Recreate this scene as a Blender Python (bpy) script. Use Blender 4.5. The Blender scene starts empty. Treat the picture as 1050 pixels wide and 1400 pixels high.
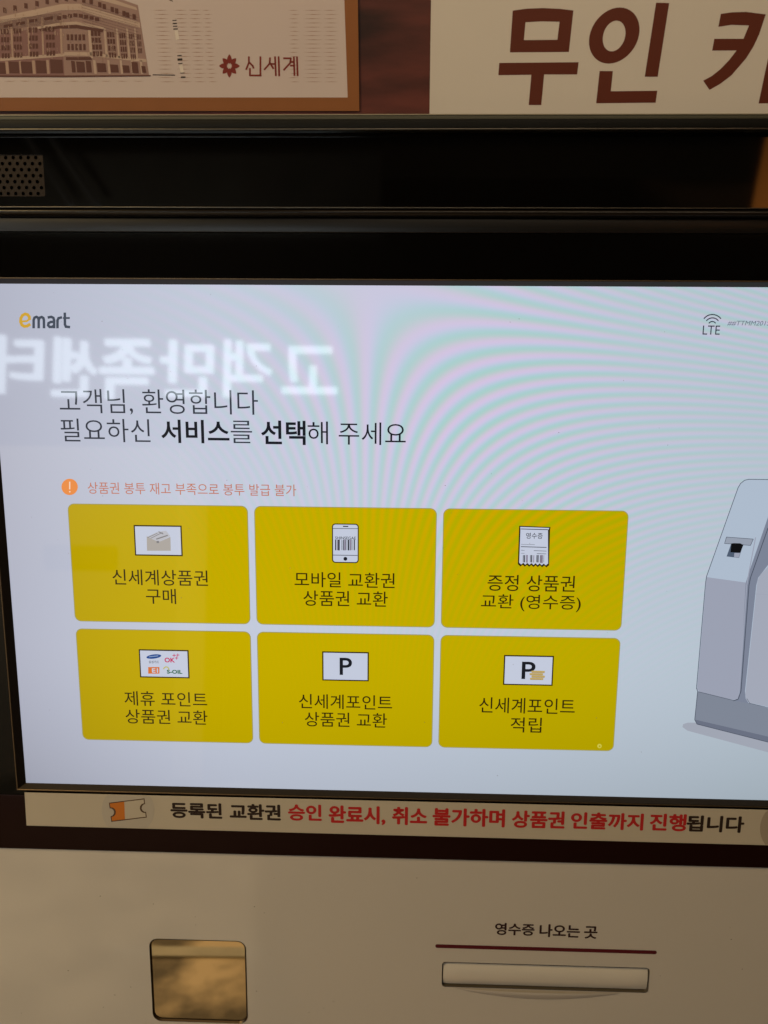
import bpy, math, random
from mathutils import Matrix, Vector
random.seed(7)

# ------------------------------------------------------------------ frame
# All fronts of the kiosk are laid out in a flat "face" frame: x = right,
# z = up along the screen, -y = out of the screen. The whole face leans back 12 deg.
S = 0.00045                      # metres per layout unit
F = 1070.0                       # focal length in photo pixels (1050 x 1400)
TILT = math.radians(12)
CENTRE = Vector((0.0, 0.0, 1.30))
U0, V0 = 430.0, 60.0             # layout point that sits at CENTRE
W = Matrix.Translation(CENTRE) @ Matrix.Rotation(-TILT, 4, 'X')

def loc(u, v, d=0.0):            # layout (u right, v down, d metres outward) -> face frame metres
    return Vector(((u-U0)*S, -d, -(v-V0)*S))

a_, b_, c_ = (math.radians(k) for k in (10.19987, 1.66032, 0.75062))
Rx = Matrix(((1,0,0),(0,math.cos(a_),-math.sin(a_)),(0,math.sin(a_),math.cos(a_))))
Ry = Matrix(((math.cos(b_),0,math.sin(b_)),(0,1,0),(-math.sin(b_),0,math.cos(b_))))
Rz = Matrix(((math.cos(c_),-math.sin(c_),0),(math.sin(c_),math.cos(c_),0),(0,0,1)))
RC = Rz @ Ry @ Rx                # layout (u, v, into) -> camera (right, down, forward)
TC = Vector((-430.4387, -10.5774, 1067.142))
RI = RC.transposed()
CAM = RI @ (-TC)                 # camera in layout units (u, v, depth<0)

def ray(px, py):
    return RI @ Vector(((px-525)/F, (py-700)/F, 1.0))
def P(px, py, d=0.0):            # where a line of sight meets the plane d metres in front of the LCD
    r = ray(px, py); t = (-d/S - CAM.z)/r.z; q = CAM + r*t
    return q.x, q.y
HTILT = math.radians(7)          # the topper leans forward 7 deg from the screen plane
HV = P(525, 166)[1]
def H(px, py, d=0.0):            # topper plane coordinates (u, s) with s measured down along the plane from its foot
    r = ray(px, py)
    n = Vector((0, -math.sin(HTILT), math.cos(HTILT)))   # plane normal (u,v,into)
    p0 = Vector((0, HV, 0)) - n*(d/S)
    t = (p0-CAM).dot(n)/r.dot(n); q = CAM + r*t - p0
    return q.x, q.dot(Vector((0, math.cos(HTILT), math.sin(HTILT))))
def hloc(u, s, d=0.0):
    n = Vector((0, -math.sin(HTILT), math.cos(HTILT)))
    q = Vector((0, HV, 0)) - n*(d/S) + Vector((u, s*math.cos(HTILT), s*math.sin(HTILT)))
    return Vector(((q.x-U0)*S, q.z*S, -(q.y-V0)*S))

# ------------------------------------------------------------------ camera, world, lamps, exposure
sc = bpy.context.scene
cam_d = bpy.data.cameras.new('camera'); cam = bpy.data.objects.new('camera', cam_d)
sc.collection.objects.link(cam); sc.camera = cam
pos = loc(CAM.x, CAM.y, -CAM.z*S)
def lay2face(v): return Vector((v.x, v.z, -v.y))
cx, cy, cz = (lay2face(RI @ Vector(k)) for k in ((1,0,0),(0,-1,0),(0,0,-1)))
M = Matrix((cx, cy, cz)).transposed().to_4x4(); M.translation = pos
cam.matrix_world = W @ M
cam_d.sensor_fit = 'VERTICAL'; cam_d.sensor_height = 36.0; cam_d.lens = 36.0*F/1400.0
cam_d.clip_start = 0.01; cam_d.clip_end = 50
cam_d.dof.use_dof = True; cam_d.dof.focus_distance = 0.475; cam_d.dof.aperture_fstop = 9.5

world = bpy.data.worlds.new('World'); sc.world = world; world.use_nodes = True
bg = world.node_tree.nodes['Background']; bg.inputs[0].default_value = (1.0, 0.72, 0.45, 1); bg.inputs[1].default_value = 0.012
def lamp(name, kind, p, target, power, col, size=0.5, size_y=None, spot=None):
    l = bpy.data.lights.new(name, kind); l.energy = power; l.color = col
    if kind == 'AREA':
        l.size = size
        if size_y: l.shape = 'RECTANGLE'; l.size_y = size_y
    else: l.shadow_soft_size = size
    if spot: l.spot_size = math.radians(spot); l.spot_blend = .5
    o = bpy.data.objects.new(name, l); sc.collection.objects.link(o); o.location = p
    o.rotation_euler = (Vector(target)-Vector(p)).to_track_quat('-Z', 'Y').to_euler()
    return o
WARM = (1.0, 0.76, 0.46)
lamp('ceiling_lamp', 'AREA', (-1.15, -.75, 2.7), (-.1, 0, 1.2), 13.5, (1.0, .72, .34), .5, .5)
lamp('header_fill', 'AREA', (.15, -.26, 1.86), (.1, 0, 1.5), .42, (1.0, .79, .55), .5, .06)  # added fill, only to make the topper brighter toward its top
lamp('side_fill', 'AREA', (-1.5, -.9, 1.75), (-.2, 0, 1.1), 3.3, (1.0, .99, .93), .4, .8)  # added neutral fill, stands in for glare at the lower left
lamp('cabinet_fill', 'SPOT', (-1.7, -2.0, 2.7), (-1.9, -3.4, 1.1), 260, (1, .86, .62), .08, spot=70)  # added lamp, brightens the unseen cabinet for its reflection
lamp('table_fill', 'SPOT', (-.75, -1.5, 2.4), (-.6, -1.35, .5), 110, (1, .86, .62), .06, spot=50)  # added lamp, brightens the unseen table for its reflection
lamp('bulkhead_fill', 'SPOT', (-1.4, -2.3, 2.2), (-1.4, -3.4, 3.0), 16, (1, .92, .8), .08, spot=110)  # added lamp, lifts the faint grey reflection in the black glass
vs = sc.view_settings; vs.view_transform = 'Standard'; vs.look = 'None'; vs.exposure = 0.26; vs.gamma = 1
try:
    sc.cycles.use_denoising = True; sc.cycles.denoiser = 'OPENIMAGEDENOISE'; sc.cycles.denoising_input_passes = 'RGB_ALBEDO_NORMAL'
    sc.cycles.max_bounces = 6; sc.cycles.transparent_max_bounces = 16
except Exception: pass

# ------------------------------------------------------------------ materials
def lin(r, g, b):
    f = lambda c: (c/255/12.92 if c/255 <= .04045 else ((c/255+.055)/1.055)**2.4)
    return (f(r), f(g), f(b), 1.0)
MATS = {}
def mat(name, col, rough=.5, metal=0.0, spec=.5, coat=0.0, var=0.0, vscale=8.0, bump=0.0, bscale=400.0, coatr=.05):
    if name in MATS: return MATS[name]
    m = bpy.data.materials.new(name); m.use_nodes = True; nt = m.node_tree; n = nt.nodes; p = n['Principled BSDF']
    p.inputs['Roughness'].default_value = rough; p.inputs['Metallic'].default_value = metal
    p.inputs['Specular IOR Level'].default_value = spec; p.inputs['Coat Weight'].default_value = coat
    p.inputs['Coat Roughness'].default_value = coatr
    p.inputs['Base Color'].default_value = (*col[:3], 1)
    tc = n.new('ShaderNodeTexCoord')
    if var:
        no = n.new('ShaderNodeTexNoise'); no.inputs['Scale'].default_value = vscale; no.inputs['Detail'].default_value = 6
        nt.links.new(tc.outputs['Object'], no.inputs['Vector'])
        mr = n.new('ShaderNodeMapRange'); mr.inputs[3].default_value = 1-var; mr.inputs[4].default_value = 1+var
        if var > .6: mr.inputs[1].default_value = .36; mr.inputs[2].default_value = .64
        nt.links.new(no.outputs[0], mr.inputs[0])
        mx = n.new('ShaderNodeVectorMath'); mx.operation = 'SCALE'; mx.inputs[0].default_value = col[:3]
        nt.links.new(mr.outputs[0], mx.inputs['Scale']); nt.links.new(mx.outputs[0], p.inputs['Base Color'])
    if bump:
        no = n.new('ShaderNodeTexNoise'); no.inputs['Scale'].default_value = bscale; no.inputs['Detail'].default_value = 3
        nt.links.new(tc.outputs['Object'], no.inputs['Vector'])
        bp = n.new('ShaderNodeBump'); bp.inputs['Strength'].default_value = bump; bp.inputs['Distance'].default_value = .0004
        nt.links.new(no.outputs[0], bp.inputs['Height']); nt.links.new(bp.outputs[0], p.inputs['Normal'])
    MATS[name] = m; return m
def ink(name, rgb):              # printed ink: a matt surface of its own colour (0..1 linear)
    return mat(name, rgb, rough=.55, spec=.25)

MOIRE = None
def lcd(name, rgb, moire=False, grain=.03):   # an area of the lit LCD: gives off its own light
    if name in MATS: return MATS[name]
    m = bpy.data.materials.new(name); m.use_nodes = True; nt = m.node_tree; n = nt.nodes; n.clear()
    out = n.new('ShaderNodeOutputMaterial'); em = n.new('ShaderNodeEmission')
    # the front of the panel is glass: its own light plus a fresnel reflection of the place
    fr = n.new('ShaderNodeFresnel'); fr.inputs[0].default_value = 1.5; gl = n.new('ShaderNodeBsdfGlossy'); gl.inputs['Roughness'].default_value = .03
    mx_ = n.new('ShaderNodeMixShader'); ad = n.new('ShaderNodeAddShader'); nt.links.new(fr.outputs[0], mx_.inputs[0]); nt.links.new(gl.outputs[0], mx_.inputs[2])
    nt.links.new(em.outputs[0], ad.inputs[0]); nt.links.new(mx_.outputs[0], ad.inputs[1]); nt.links.new(ad.outputs[0], out.inputs[0])
    c = lin(*rgb); em.inputs[0].default_value = c
    if moire:
        tc = n.new('ShaderNodeTexCoord'); sx = n.new('ShaderNodeSeparateXYZ'); nt.links.new(tc.outputs['Object'], sx.inputs[0])
        def mth(op, a, b=None, cc=None):
            k = n.new('ShaderNodeMath'); k.operation = op
            for i, v in enumerate((a, b, cc)):
                if v is None: continue
                if isinstance(v, (int, float)): k.inputs[i].default_value = v
                else: nt.links.new(v, k.inputs[i])
            return k.outputs[0]
        us, vs_ = P(500, 384)
        X = mth('MULTIPLY_ADD', sx.outputs[0], 1/S, U0-us)
        Z = mth('MULTIPLY_ADD', sx.outputs[2], -1/S, V0-vs_)
        Y = mth('SUBTRACT', Z, mth('MULTIPLY', X, .17))
        Xc = mth('DIVIDE', X, mth('MULTIPLY_ADD', mth('ABSOLUTE', X), 1/1300, 1.0))
        ph = mth('MULTIPLY', mth('MULTIPLY', Xc, Y), 2*math.pi*2.9e-4)
        ge = mth('ADD', mth('POWER', mth('ABSOLUTE', mth('MULTIPLY', mth('SUBTRACT', X, 175), 1/300)), 2.0),
                 mth('POWER', mth('ABSOLUTE', mth('MULTIPLY', mth('SUBTRACT', Z, 160), 1/235)), 2.0))
        env = mth('EXPONENT', mth('MULTIPLY', ge, -1.0))
        env = mth('MAXIMUM', env, mth('MULTIPLY', mth('EXPONENT', mth('MULTIPLY', mth('POWER', mth('ABSOLUTE', mth('MULTIPLY', mth('SUBTRACT', Z, 60), 1/170)), 2.0), -1.0)),
              mth('MULTIPLY', mth('COMPARE', X, 600.0, 520.0), .6)))
        # keep the fine inner ripples weaker than the broad ones
        no = n.new('ShaderNodeTexNoise'); no.inputs['Scale'].default_value = 9; nt.links.new(tc.outputs['Object'], no.inputs['Vector'])
        env = mth('MULTIPLY', env, mth('MULTIPLY_ADD', no.outputs[0], 1.0, .45))
        c1 = mth('COSINE', ph); c2 = mth('COSINE', mth('SUBTRACT', ph, .7))
        fr = mth('MULTIPLY_ADD', mth('MULTIPLY', c1, env), .24, .99)
        fg = mth('MULTIPLY_ADD', mth('MULTIPLY', c1, env), -.065, 1.0)
        fb = mth('MULTIPLY_ADD', mth('MULTIPLY', c2, env), .125, 1.0)
        # viewing falloff painted into the emission: brightest above the middle, dimmer toward the edges
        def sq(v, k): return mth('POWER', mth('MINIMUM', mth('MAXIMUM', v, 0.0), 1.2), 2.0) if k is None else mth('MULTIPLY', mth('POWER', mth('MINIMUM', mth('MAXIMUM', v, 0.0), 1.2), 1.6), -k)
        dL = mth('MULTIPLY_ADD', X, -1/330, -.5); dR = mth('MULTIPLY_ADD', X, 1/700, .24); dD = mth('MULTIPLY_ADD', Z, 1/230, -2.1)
        falloff = mth('ADD', mth('ADD', mth('ADD', sq(dL, .22), sq(dR, .13)), sq(dD, .19)), 1.0)
        fr, fg, fb = (mth('MULTIPLY', k, falloff) for k in (fr, fg, fb))
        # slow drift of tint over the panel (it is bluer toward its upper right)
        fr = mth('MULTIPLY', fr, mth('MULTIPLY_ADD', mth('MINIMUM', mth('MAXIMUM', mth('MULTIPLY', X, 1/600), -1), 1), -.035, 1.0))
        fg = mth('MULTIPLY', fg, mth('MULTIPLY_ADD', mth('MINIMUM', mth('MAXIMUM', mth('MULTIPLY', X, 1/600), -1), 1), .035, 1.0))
        cb = n.new('ShaderNodeCombineXYZ')
        for i, k in enumerate((fr, fg, fb)): nt.links.new(k, cb.inputs[i])
        vm = n.new('ShaderNodeVectorMath'); vm.operation = 'MULTIPLY'; vm.inputs[1].default_value = c[:3]
        nt.links.new(cb.outputs[0], vm.inputs[0])
        nt.links.new(vm.outputs[0], em.inputs[0])
    MATS[name] = m; return m

BLACK_GLASS = mat('black_glass', (.002, .0017, .0015), rough=.035, spec=.5)
BLACK_PLASTIC = mat('black_plastic', (.006, .005, .0045), rough=.32, bump=.03, bscale=900)
DARK_METAL = mat('dark_metal', (.03, .026, .022), rough=.28, metal=.6)
BROWN_METAL = mat('brown_metal', (.030,.022,.014), rough=.35, metal=.5)
TAN_METAL = mat('tan_metal', (.16,.11,.065), rough=.35, metal=.7)
MAROON_TRIM = mat('maroon_trim', (.014, .0035, .0025), rough=.45, spec=.12)
PANEL = mat('cream_panel', (.62, .565, .50), rough=.4, spec=.35, var=.03, vscale=6, bump=.015, bscale=900, coat=.7, coatr=.06)
WHITE_PRINT = mat('white_sign_sheet', (.60, .55, .50), rough=.5, spec=.3, var=.03, vscale=20, bump=.02)
TEXT_BROWN = ink('brown_lettering', (.105, .021, .009))

# ------------------------------------------------------------------ builders
def link(o, parent=None):
    sc.collection.objects.link(o)
    if parent is not None: o.parent = parent
    else: o.matrix_world = W
    return o
def thing(name, label, cat, group=None):
    o = bpy.data.objects.new(name, None); o['label'] = label; o['category'] = cat
    if group: o['group'] = group
    return link(o)
def mesh(name, verts, faces, m, parent=None, smooth=False):
    me = bpy.data.meshes.new(name); me.from_pydata([tuple(v) for v in verts], [], faces); me.materials.append(m); me.update()
    if smooth:
        for p in me.polygons: p.use_smooth = True
    return link(bpy.data.objects.new(name, me), parent)
class Sheet:
    """flat shapes on one plane, collected into one mesh (a printed or lit graphic)"""
    def __init__(s, d=0.0, header=False): s.v = []; s.f = []; s.d = d; s.h = header
    def pt(s, px, py):
        if s.h: return hloc(*H(px, py, s.d), s.d)
        return loc(*P(px, py, s.d), s.d)
    def poly(s, pts, raw=False):
        i = len(s.v)
        for p in pts: s.v.append(loc(p[0], p[1], s.d) if raw else s.pt(*p))
        s.f.append(tuple(range(i, i+len(pts)))); return s
    def rect(s, x0, y0, x1, y1): return s.poly([(x0,y0),(x0,y1),(x1,y1),(x1,y0)])
    def disc(s, x, y, rx, ry=None, n=28, a0=0, a1=360, rot=0):
        ry = ry or rx; c, t = math.cos(math.radians(rot)), math.sin(math.radians(rot)); pts = []
        for k in range(n):
            a = math.radians(a0+(a1-a0)*k/(n if a1-a0 == 360 else n-1)); X, Y = rx*math.cos(a), ry*math.sin(a)
            pts.append((x+X*c-Y*t, y+X*t+Y*c))
        return s.poly(pts[::-1])
    def stroke(s, pts, w):
        for (x0,y0),(x1,y1) in zip(pts, pts[1:]):
            L = math.hypot(x1-x0, y1-y0) or 1; nx, ny = -(y1-y0)/L*w/2, (x1-x0)/L*w/2; ex, ey = (x1-x0)/L*w*.25, (y1-y0)/L*w*.25
            s.poly([(x0+nx-ex,y0+ny-ey),(x1+nx+ex,y1+ny+ey),(x1-nx+ex,y1-ny+ey),(x0-nx-ex,y0-ny-ey)])
        return s
    def build(s, name, m, parent):
        return mesh(name, s.v, s.f, m, parent)
def rrect(u0, v0, u1, v1, r, n=6):
    pts = []
    for cx_, cy_, a in ((u1-r, v0+r, -90), (u1-r, v1-r, 0), (u0+r, v1-r, 90), (u0+r, v0+r, 180)):
        for k in range(n+1):
            t = math.radians(a+90*k/n); pts.append((cx_+r*math.cos(t), cy_+r*math.sin(t)))
    return pts
def slab(name, pts, d0, d1, m, parent, bevel=0.0, seg=3, header=False):
    """outline pts (layout units) from depth d0 (back) to d1 (front)"""
    L = hloc if header else loc
    n = len(pts); v = [L(u, w_, d1) for u, w_ in pts] + [L(u, w_, d0) for u, w_ in pts]
    f = [tuple(range(n))[::-1], tuple(range(n, 2*n))] + [(i, (i+1) % n, n+(i+1) % n, n+i) for i in range(n)]
    o = mesh(name, v, f, m, parent)
    import bmesh
    bm = bmesh.new(); bm.from_mesh(o.data); bmesh.ops.recalc_face_normals(bm, faces=bm.faces)
    if bevel:
        ed = [e for e in bm.edges if all(vv.index < n for vv in e.verts)]
        bmesh.ops.bevel(bm, geom=ed, offset=bevel, segments=seg, affect='EDGES', profile=.5)
        for p in bm.faces: p.smooth = len(p.verts) == 4
    bm.to_mesh(o.data); bm.free()
    return o
def box(name, u0, v0, u1, v1, d0, d1, m, parent, bevel=0.0, header=False):
    return slab(name, [(u0,v0),(u1,v0),(u1,v1),(u0,v1)], d0, d1, m, parent, bevel, header=header)
def plate_with_holes(name, u0, v0, u1, v1, holes, d, depth, m, parent):
    """sheet with rounded holes; each hole is a list of points (u, v); walls run back by depth"""
    import bmesh
    from mathutils.geometry import tessellate_polygon
    loops = [[(u0,v0),(u1,v0),(u1,v1),(u0,v1)]] + holes
    tri = tessellate_polygon([[Vector((a, b, 0)) for a, b in l] for l in loops])
    flat = [p for l in loops for p in l]
    v = [loc(a, b, d) for a, b in flat]; f = [tuple(t) for t in tri]
    base = 4
    for l in holes:
        n = len(l); i0 = len(v); v += [loc(a, b, d-depth) for a, b in l]
        f += [(base+i, base+(i+1) % n, i0+(i+1) % n, i0+i) for i in range(n)]; base += n
    i0 = len(v); v += [loc(a, b, d-.004) for a, b in loops[0]]
    f += [(i, (i+1) % 4, i0+(i+1) % 4, i0+i) for i in range(4)]
    return mesh(name, v, f, m, parent)

TXT = {}
def glyphs(s, weight=0.0, res=4):
    k = (s, weight)
    if k in TXT: return TXT[k]
    c = bpy.data.curves.new('t', 'FONT'); c.body = s; c.offset = weight; c.resolution_u = res; c.fill_mode = 'FRONT' if hasattr(c, 'fill_mode') else c.fill_mode
    o = bpy.data.objects.new('t', c); sc.collection.objects.link(o)
    dg = bpy.context.evaluated_depsgraph_get(); dg.update()
    me = bpy.data.meshes.new_from_object(o.evaluated_get(dg))
    v = [(p.co.x, p.co.y) for p in me.vertices]; f = [tuple(p.vertices) for p in me.polygons]
    bpy.data.objects.remove(o); bpy.data.curves.remove(c); bpy.data.meshes.remove(me)
    xs = [p[0] for p in v]; ys = [p[1] for p in v]
    x0, x1, y0, y1 = min(xs), max(xs), min(ys), max(ys)
    TXT[k] = ([((x-x0)/(x1-x0), (y1-y)/(y1-y0)) for x, y in v], f); return TXT[k]
def bold_text(name, s, tl, br, m, parent, d, k=.017):
    """heavy lettering: the same glyphs laid down five times a hair apart"""
    g, f = glyphs(s, .008); (u0, v0), (u1, v1) = P(*tl, d), P(*br, d); v = []; ff = []
    e = k*abs(v1-v0)*1.05
    for i, (dx, dy) in enumerate(((0,0),(e,0),(-e,0),(0,e*.8),(0,-e*.8))):
        b = len(v); v += [loc(u0+e+a*(u1-u0-2*e)+dx, v0+e+q*(v1-v0-2*e)+dy, d+i*.000008) for a, q in g]; ff += [tuple(b+j for j in t) for t in f]
    return mesh(name, v, ff, m, parent)
def text(name, s, tl, br, m, parent, d, weight=0.0, header=False, slant=0.0):
    """lettering whose ink runs from photo point tl to br on its surface"""
    g, f = glyphs(s, weight)
    if header: (u0, v0), (u1, v1) = H(*tl, d), H(*br, d); L = hloc
    else: (u0, v0), (u1, v1) = P(*tl, d), P(*br, d); L = loc
    return mesh(name, [L(u0+a*(u1-u0)+slant*(1-b)*(v1-v0), v0+b*(v1-v0), d) for a, b in g], f, m, parent)

# ------------------------------------------------------------------ kiosk
kiosk = thing('kiosk', 'cream and black self service voucher kiosk with a large lit touch screen', 'kiosk')
UL, UR = -330.0, 1403.0
def vline(y, x=525, d=0.0): return P(x, y, d)[1]
v_screen_top, v_screen_bot, u_sl, u_sr = -290.0, 413.8, -89.1, 1162.0
D_GL = .0030                                            # front face of black glass
v_ledge0, v_ledge1 = vline(158.7, d=.010), vline(175.5, d=.010)
v_mould0, v_mould1 = vline(284, d=.006), vline(297, d=.006)
v_bez0 = vline(319, d=D_GL)
v_chin1 = vline(1171, d=D_GL)

# body behind the front panels, and the pedestal down to the floor
box('cabinet', UL-14, v_ledge0+6, UR+14, 1150, -.22, -.006, mat('cabinet_steel', (.45,.42,.37), rough=.4, var=.04), kiosk, .004)
def pedestal():
    a = W.inverted()
    pts = [Vector((sx, sy, z)) for z in (0.002, .86) for sx, sy in ((-.33,-.06),(.40,-.06),(.40,.30),(-.33,.30))]
    v = [a @ p for p in pts]
    mesh('pedestal', v, [(0,1,2,3),(7,6,5,4),(0,4,5,1),(1,5,6,2),(2,6,7,3),(3,7,4,0)], PANEL, kiosk)
pedestal()

# top ledge: protruding dark strip with a pale front edge, above and below
led = box('ledge', UL, v_ledge0, UR, v_ledge1, -.005, .010, mat('ledge_black', (.003,.0028,.002), rough=.5, spec=.2), kiosk, .0009)
box('ledge_edge', UL, v_ledge0-1.6, UR, v_ledge0+3.6, .004, .0103, mat('ledge_trim', (.065,.063,.042), rough=.5, metal=.2), kiosk, .0002)
box('ledge_line', UL, v_ledge0-1.9, UR, v_ledge0-.7, .004, .0108, mat('pale_trim', (.27,.24,.17), rough=.4), kiosk, .0001)
vv = vline(176.3, d=.0106)
box('ledge_lip', UL, vv-.9, UR, vv+.5, .004, .0104, mat('lip_steel', (.14,.125,.105), rough=.3, metal=.8), kiosk, .0001)
# glossy black upper panel with the speaker grille
ug0, ug1 = v_ledge1+.3, v_mould0
gx0, gy0 = P(-60, 211, D_GL); gx1, gy1 = P(62, 268.5, D_GL)
plate_with_holes('upper_glass', UL, ug0, UR, ug1-.2, [rrect(gx0, gy0, gx1, gy1, 2, 3)], D_GL, .003, BLACK_GLASS, kiosk)
def grille():
    pl = bpy.data.meshes.new('grille'); v = []; f = []
    pitx, pity, r = 9.2, 6.45, 2.4; d = D_GL-.0006; nr = int((gy1-gy0)/pity)
    sy = (gy1-gy0)/nr; nc = int((gx1-gx0)/pitx); sx = (gx1-gx0)/(nc+.5); K = 8
    for j in range(nr):
        x = gx0 + (sx/2 if j % 2 else 0)
        if j % 2: 
            i = len(v); v += [loc(gx0, gy0+j*sy, d), loc(x, gy0+j*sy, d), loc(x, gy0+(j+1)*sy, d), loc(gx0, gy0+(j+1)*sy, d)]; f.append((i,i+3,i+2,i+1))
        for c in range(nc):
            cx_, cy_ = x+sx/2, gy0+(j+.5)*sy
            sq = []
            for k in range(K):
                a = math.radians(22.5+45*k); t = 1/max(abs(math.cos(a))/(sx/2), abs(math.sin(a))/(sy/2)); sq.append((cx_+t*math.cos(a), cy_+t*math.sin(a)))
            # square corners snapped so neighbouring cells meet
            out = []
            for k in range(K):
                out.append(sq[k])
            i = len(v)
            v += [loc(*q, d) for q in out]
            v += [loc(cx_+r*math.cos(math.radians(22.5+45*k)), cy_+r*math.sin(math.radians(22.5+45*k)), d) for k in range(K)]
            v += [loc(cx_+r*math.cos(math.radians(22.5+45*k)), cy_+r*math.sin(math.radians(22.5+45*k)), d-.0015) for k in range(K)]
            cr = [(cx_+sx/2*a, cy_+sy/2*b) for a, b in ((1,1),(-1,1),(-1,-1),(1,-1))]
            v += [loc(*q, d) for q in cr]
            for k in range(K):
                n = (k+1) % K
                f += [(i+k, i+n, i+K+n, i+K+k), (i+K+k, i+K+n, i+2*K+n, i+2*K+k)]
            f += [(i+0, i+24, i+1), (i+2, i+25, i+3), (i+4, i+26, i+5), (i+6, i+27, i+7)]
            x += sx
        if not j % 2:
            i = len(v); v += [loc(x, gy0+j*sy, d), loc(gx1, gy0+j*sy, d), loc(gx1, gy0+(j+1)*sy, d), loc(x, gy0+(j+1)*sy, d)]; f.append((i,i+3,i+2,i+1))
    g = mesh('speaker_grille', v, f, mat('grille_brass', (.017,.0095,.0045), rough=.4, metal=.6), kiosk)
    box('grille_back', gx0-3, gy0-3, gx1+3, gy1+3, -.0045, -.0005, mat('grille_dark', (.004,.003,.002), rough=.9), g)
grille()
# rounded moulding under it
def bar(name, va, vb, d_back, bulge, m, parent, n=10, u0=UL, u1=UR):
    v = []; f = []
    for k in range(n+1):
        a = math.pi*k/n; vv = (va+vb)/2-(vb-va)/2*math.cos(a); dd = d_back+bulge*math.sin(a)
        v += [loc(u0, vv, dd), loc(u1, vv, dd)]
    for k in range(n): f.append((2*k, 2*k+2, 2*k+3, 2*k+1))
    return mesh(name, v, f, m, parent, True)
bar('moulding', v_mould0, v_mould1, .0015, .0055, mat('moulding_black', (.012,.009,.007), rough=.22, metal=.2), kiosk)
vm = vline(284, d=.0068)
box('moulding_lip', UL, vm-.7, UR, vm+.5, .002, .0069, MATS['lip_steel'], kiosk, .0001)
# bezel around the display
ZB = mat('bezel_black', (.0022,.0019,.0018), rough=.06, spec=.4)
box('bezel_band', UL, v_mould1+.3, UR, v_bez0-.8, -.004, D_GL+.0006, BLACK_PLASTIC, kiosk, .0004)
sf = 6.5
plate_with_holes('bezel', UL, v_bez0, UR, v_chin1, [[(u_sl-sf-3, v_screen_top-sf), (u_sl-sf-3, v_screen_bot+sf), (u_sr+sf, v_screen_bot+sf), (u_sr+sf, v_screen_top-sf)]], D_GL, .003, ZB, kiosk)
# chamfered metal frame round the lcd
def frame(name, outer, inner, d_out, d_in, m, parent):
    f = []; v = []
    ring = lambda r: [(r[0],r[1]),(r[2],r[1]),(r[2],r[3]),(r[0],r[3])]
    for pts, d in ((ring(outer), d_out-.002), (ring(outer), d_out), ([(a+(1.2 if a<0 else -1.2), b+(1.2 if b<0 else -1.2)) for a, b in ring(outer)], d_out), (ring(inner), d_in)):
        v += [loc(a, b, d) for a, b in pts]
    for l in range(3):
        for i in range(4): f.append((4*l+i, 4*l+(i+1) % 4, 4*l+4+(i+1) % 4, 4*l+4+i))
    return mesh(name, v, f, m, parent)
frame('screen_frame', (u_sl-sf-3, v_screen_top-sf, u_sr+sf, v_screen_bot+sf), (u_sl, v_screen_top, u_sr, v_screen_bot), D_GL+.0005, .0001, BROWN_METAL, kiosk)
fo = (u_sl-sf-3, v_screen_top-sf, u_sr+sf, v_screen_bot+sf)
frame('screen_frame_edge', (fo[0]-.6, fo[1]-.6, fo[2]+.6, fo[3]+.6), (fo[0]+.9, fo[1]+.9, fo[2]-.9, fo[3]-.9), D_GL+.0007, D_GL+.0006, TAN_METAL, kiosk)
# maroon chin strip under the display, proud of the bezel
v_c0 = v_screen_bot+sf+9
box('chin', UL, v_c0, UR, v_chin1+1, -.004, D_GL+.0012, MAROON_TRIM, kiosk, .0004)

# --------------------------------------------------------------- display and its picture
K1, K2, K3, K4, K5 = .0001, .0002, .0003, .0004, .0005
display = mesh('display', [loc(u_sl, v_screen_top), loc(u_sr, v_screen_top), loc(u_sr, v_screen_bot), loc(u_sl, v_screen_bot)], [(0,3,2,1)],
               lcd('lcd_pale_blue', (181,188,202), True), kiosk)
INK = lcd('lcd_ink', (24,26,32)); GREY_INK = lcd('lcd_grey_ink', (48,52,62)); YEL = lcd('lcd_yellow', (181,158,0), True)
RIM = lcd('lcd_button_rim', (146,138,70)); PALE = lcd('lcd_white', (180,186,202)); OLIVE = lcd('lcd_brown_ink', (44,34,8))
BW, BH, GX, GY = 245.0, 165.09, 10.81, 12.75
for j in range(2):
    for i in range(3):
        u, v = i*(BW+GX), j*(BH+GY)
        Sheet(K1).poly(rrect(u-1.1, v-1.1, u+BW+1.1, v+BH+1.1, 9)[::-1], True).build('button_rim', RIM, display)
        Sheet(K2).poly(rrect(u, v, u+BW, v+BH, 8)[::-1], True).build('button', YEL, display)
def T(s, tl, br, m=INK, w=-.006, name='screen_text', d=K3, slant=0): return text(name, s, tl, br, m, display, d, w, slant=slant)
T('고객님, 환영합니다', (80,531), (353,568.5), GREY_INK, -.003)
T('필요하신', (82,572), (206,605), GREY_INK, -.003)
T('서비스', (219.5,573.5), (314,606.5), INK, .018)
T('를', (315,575), (345,606), GREY_INK, -.003)
T('선택', (356.5,574.7), (418,608.5), INK, .018)
T('해', (420.5,576), (448.5,607.5), INK, -.003)
T('주세요', (463,577), (554.7,608.8), INK, -.003)
ORN = lcd('lcd_orange', (214,128,62)); ORT = lcd('lcd_orange_ink', (176,106,84))
T('상품권 봉투 재고 부족으로 봉투 발급 불가', (119.4,659), (405,678.5), ORT, .0)
Sheet(K2).disc(95.2, 665.7, 11.2).build('notice_badge', ORN, display)
Sheet(K3).rect(94.4,658.5,96.2,669).disc(95.4,672.3,1.1).build('exclamation_mark', lcd('lcd_peach', (225,190,165)), display)
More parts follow.
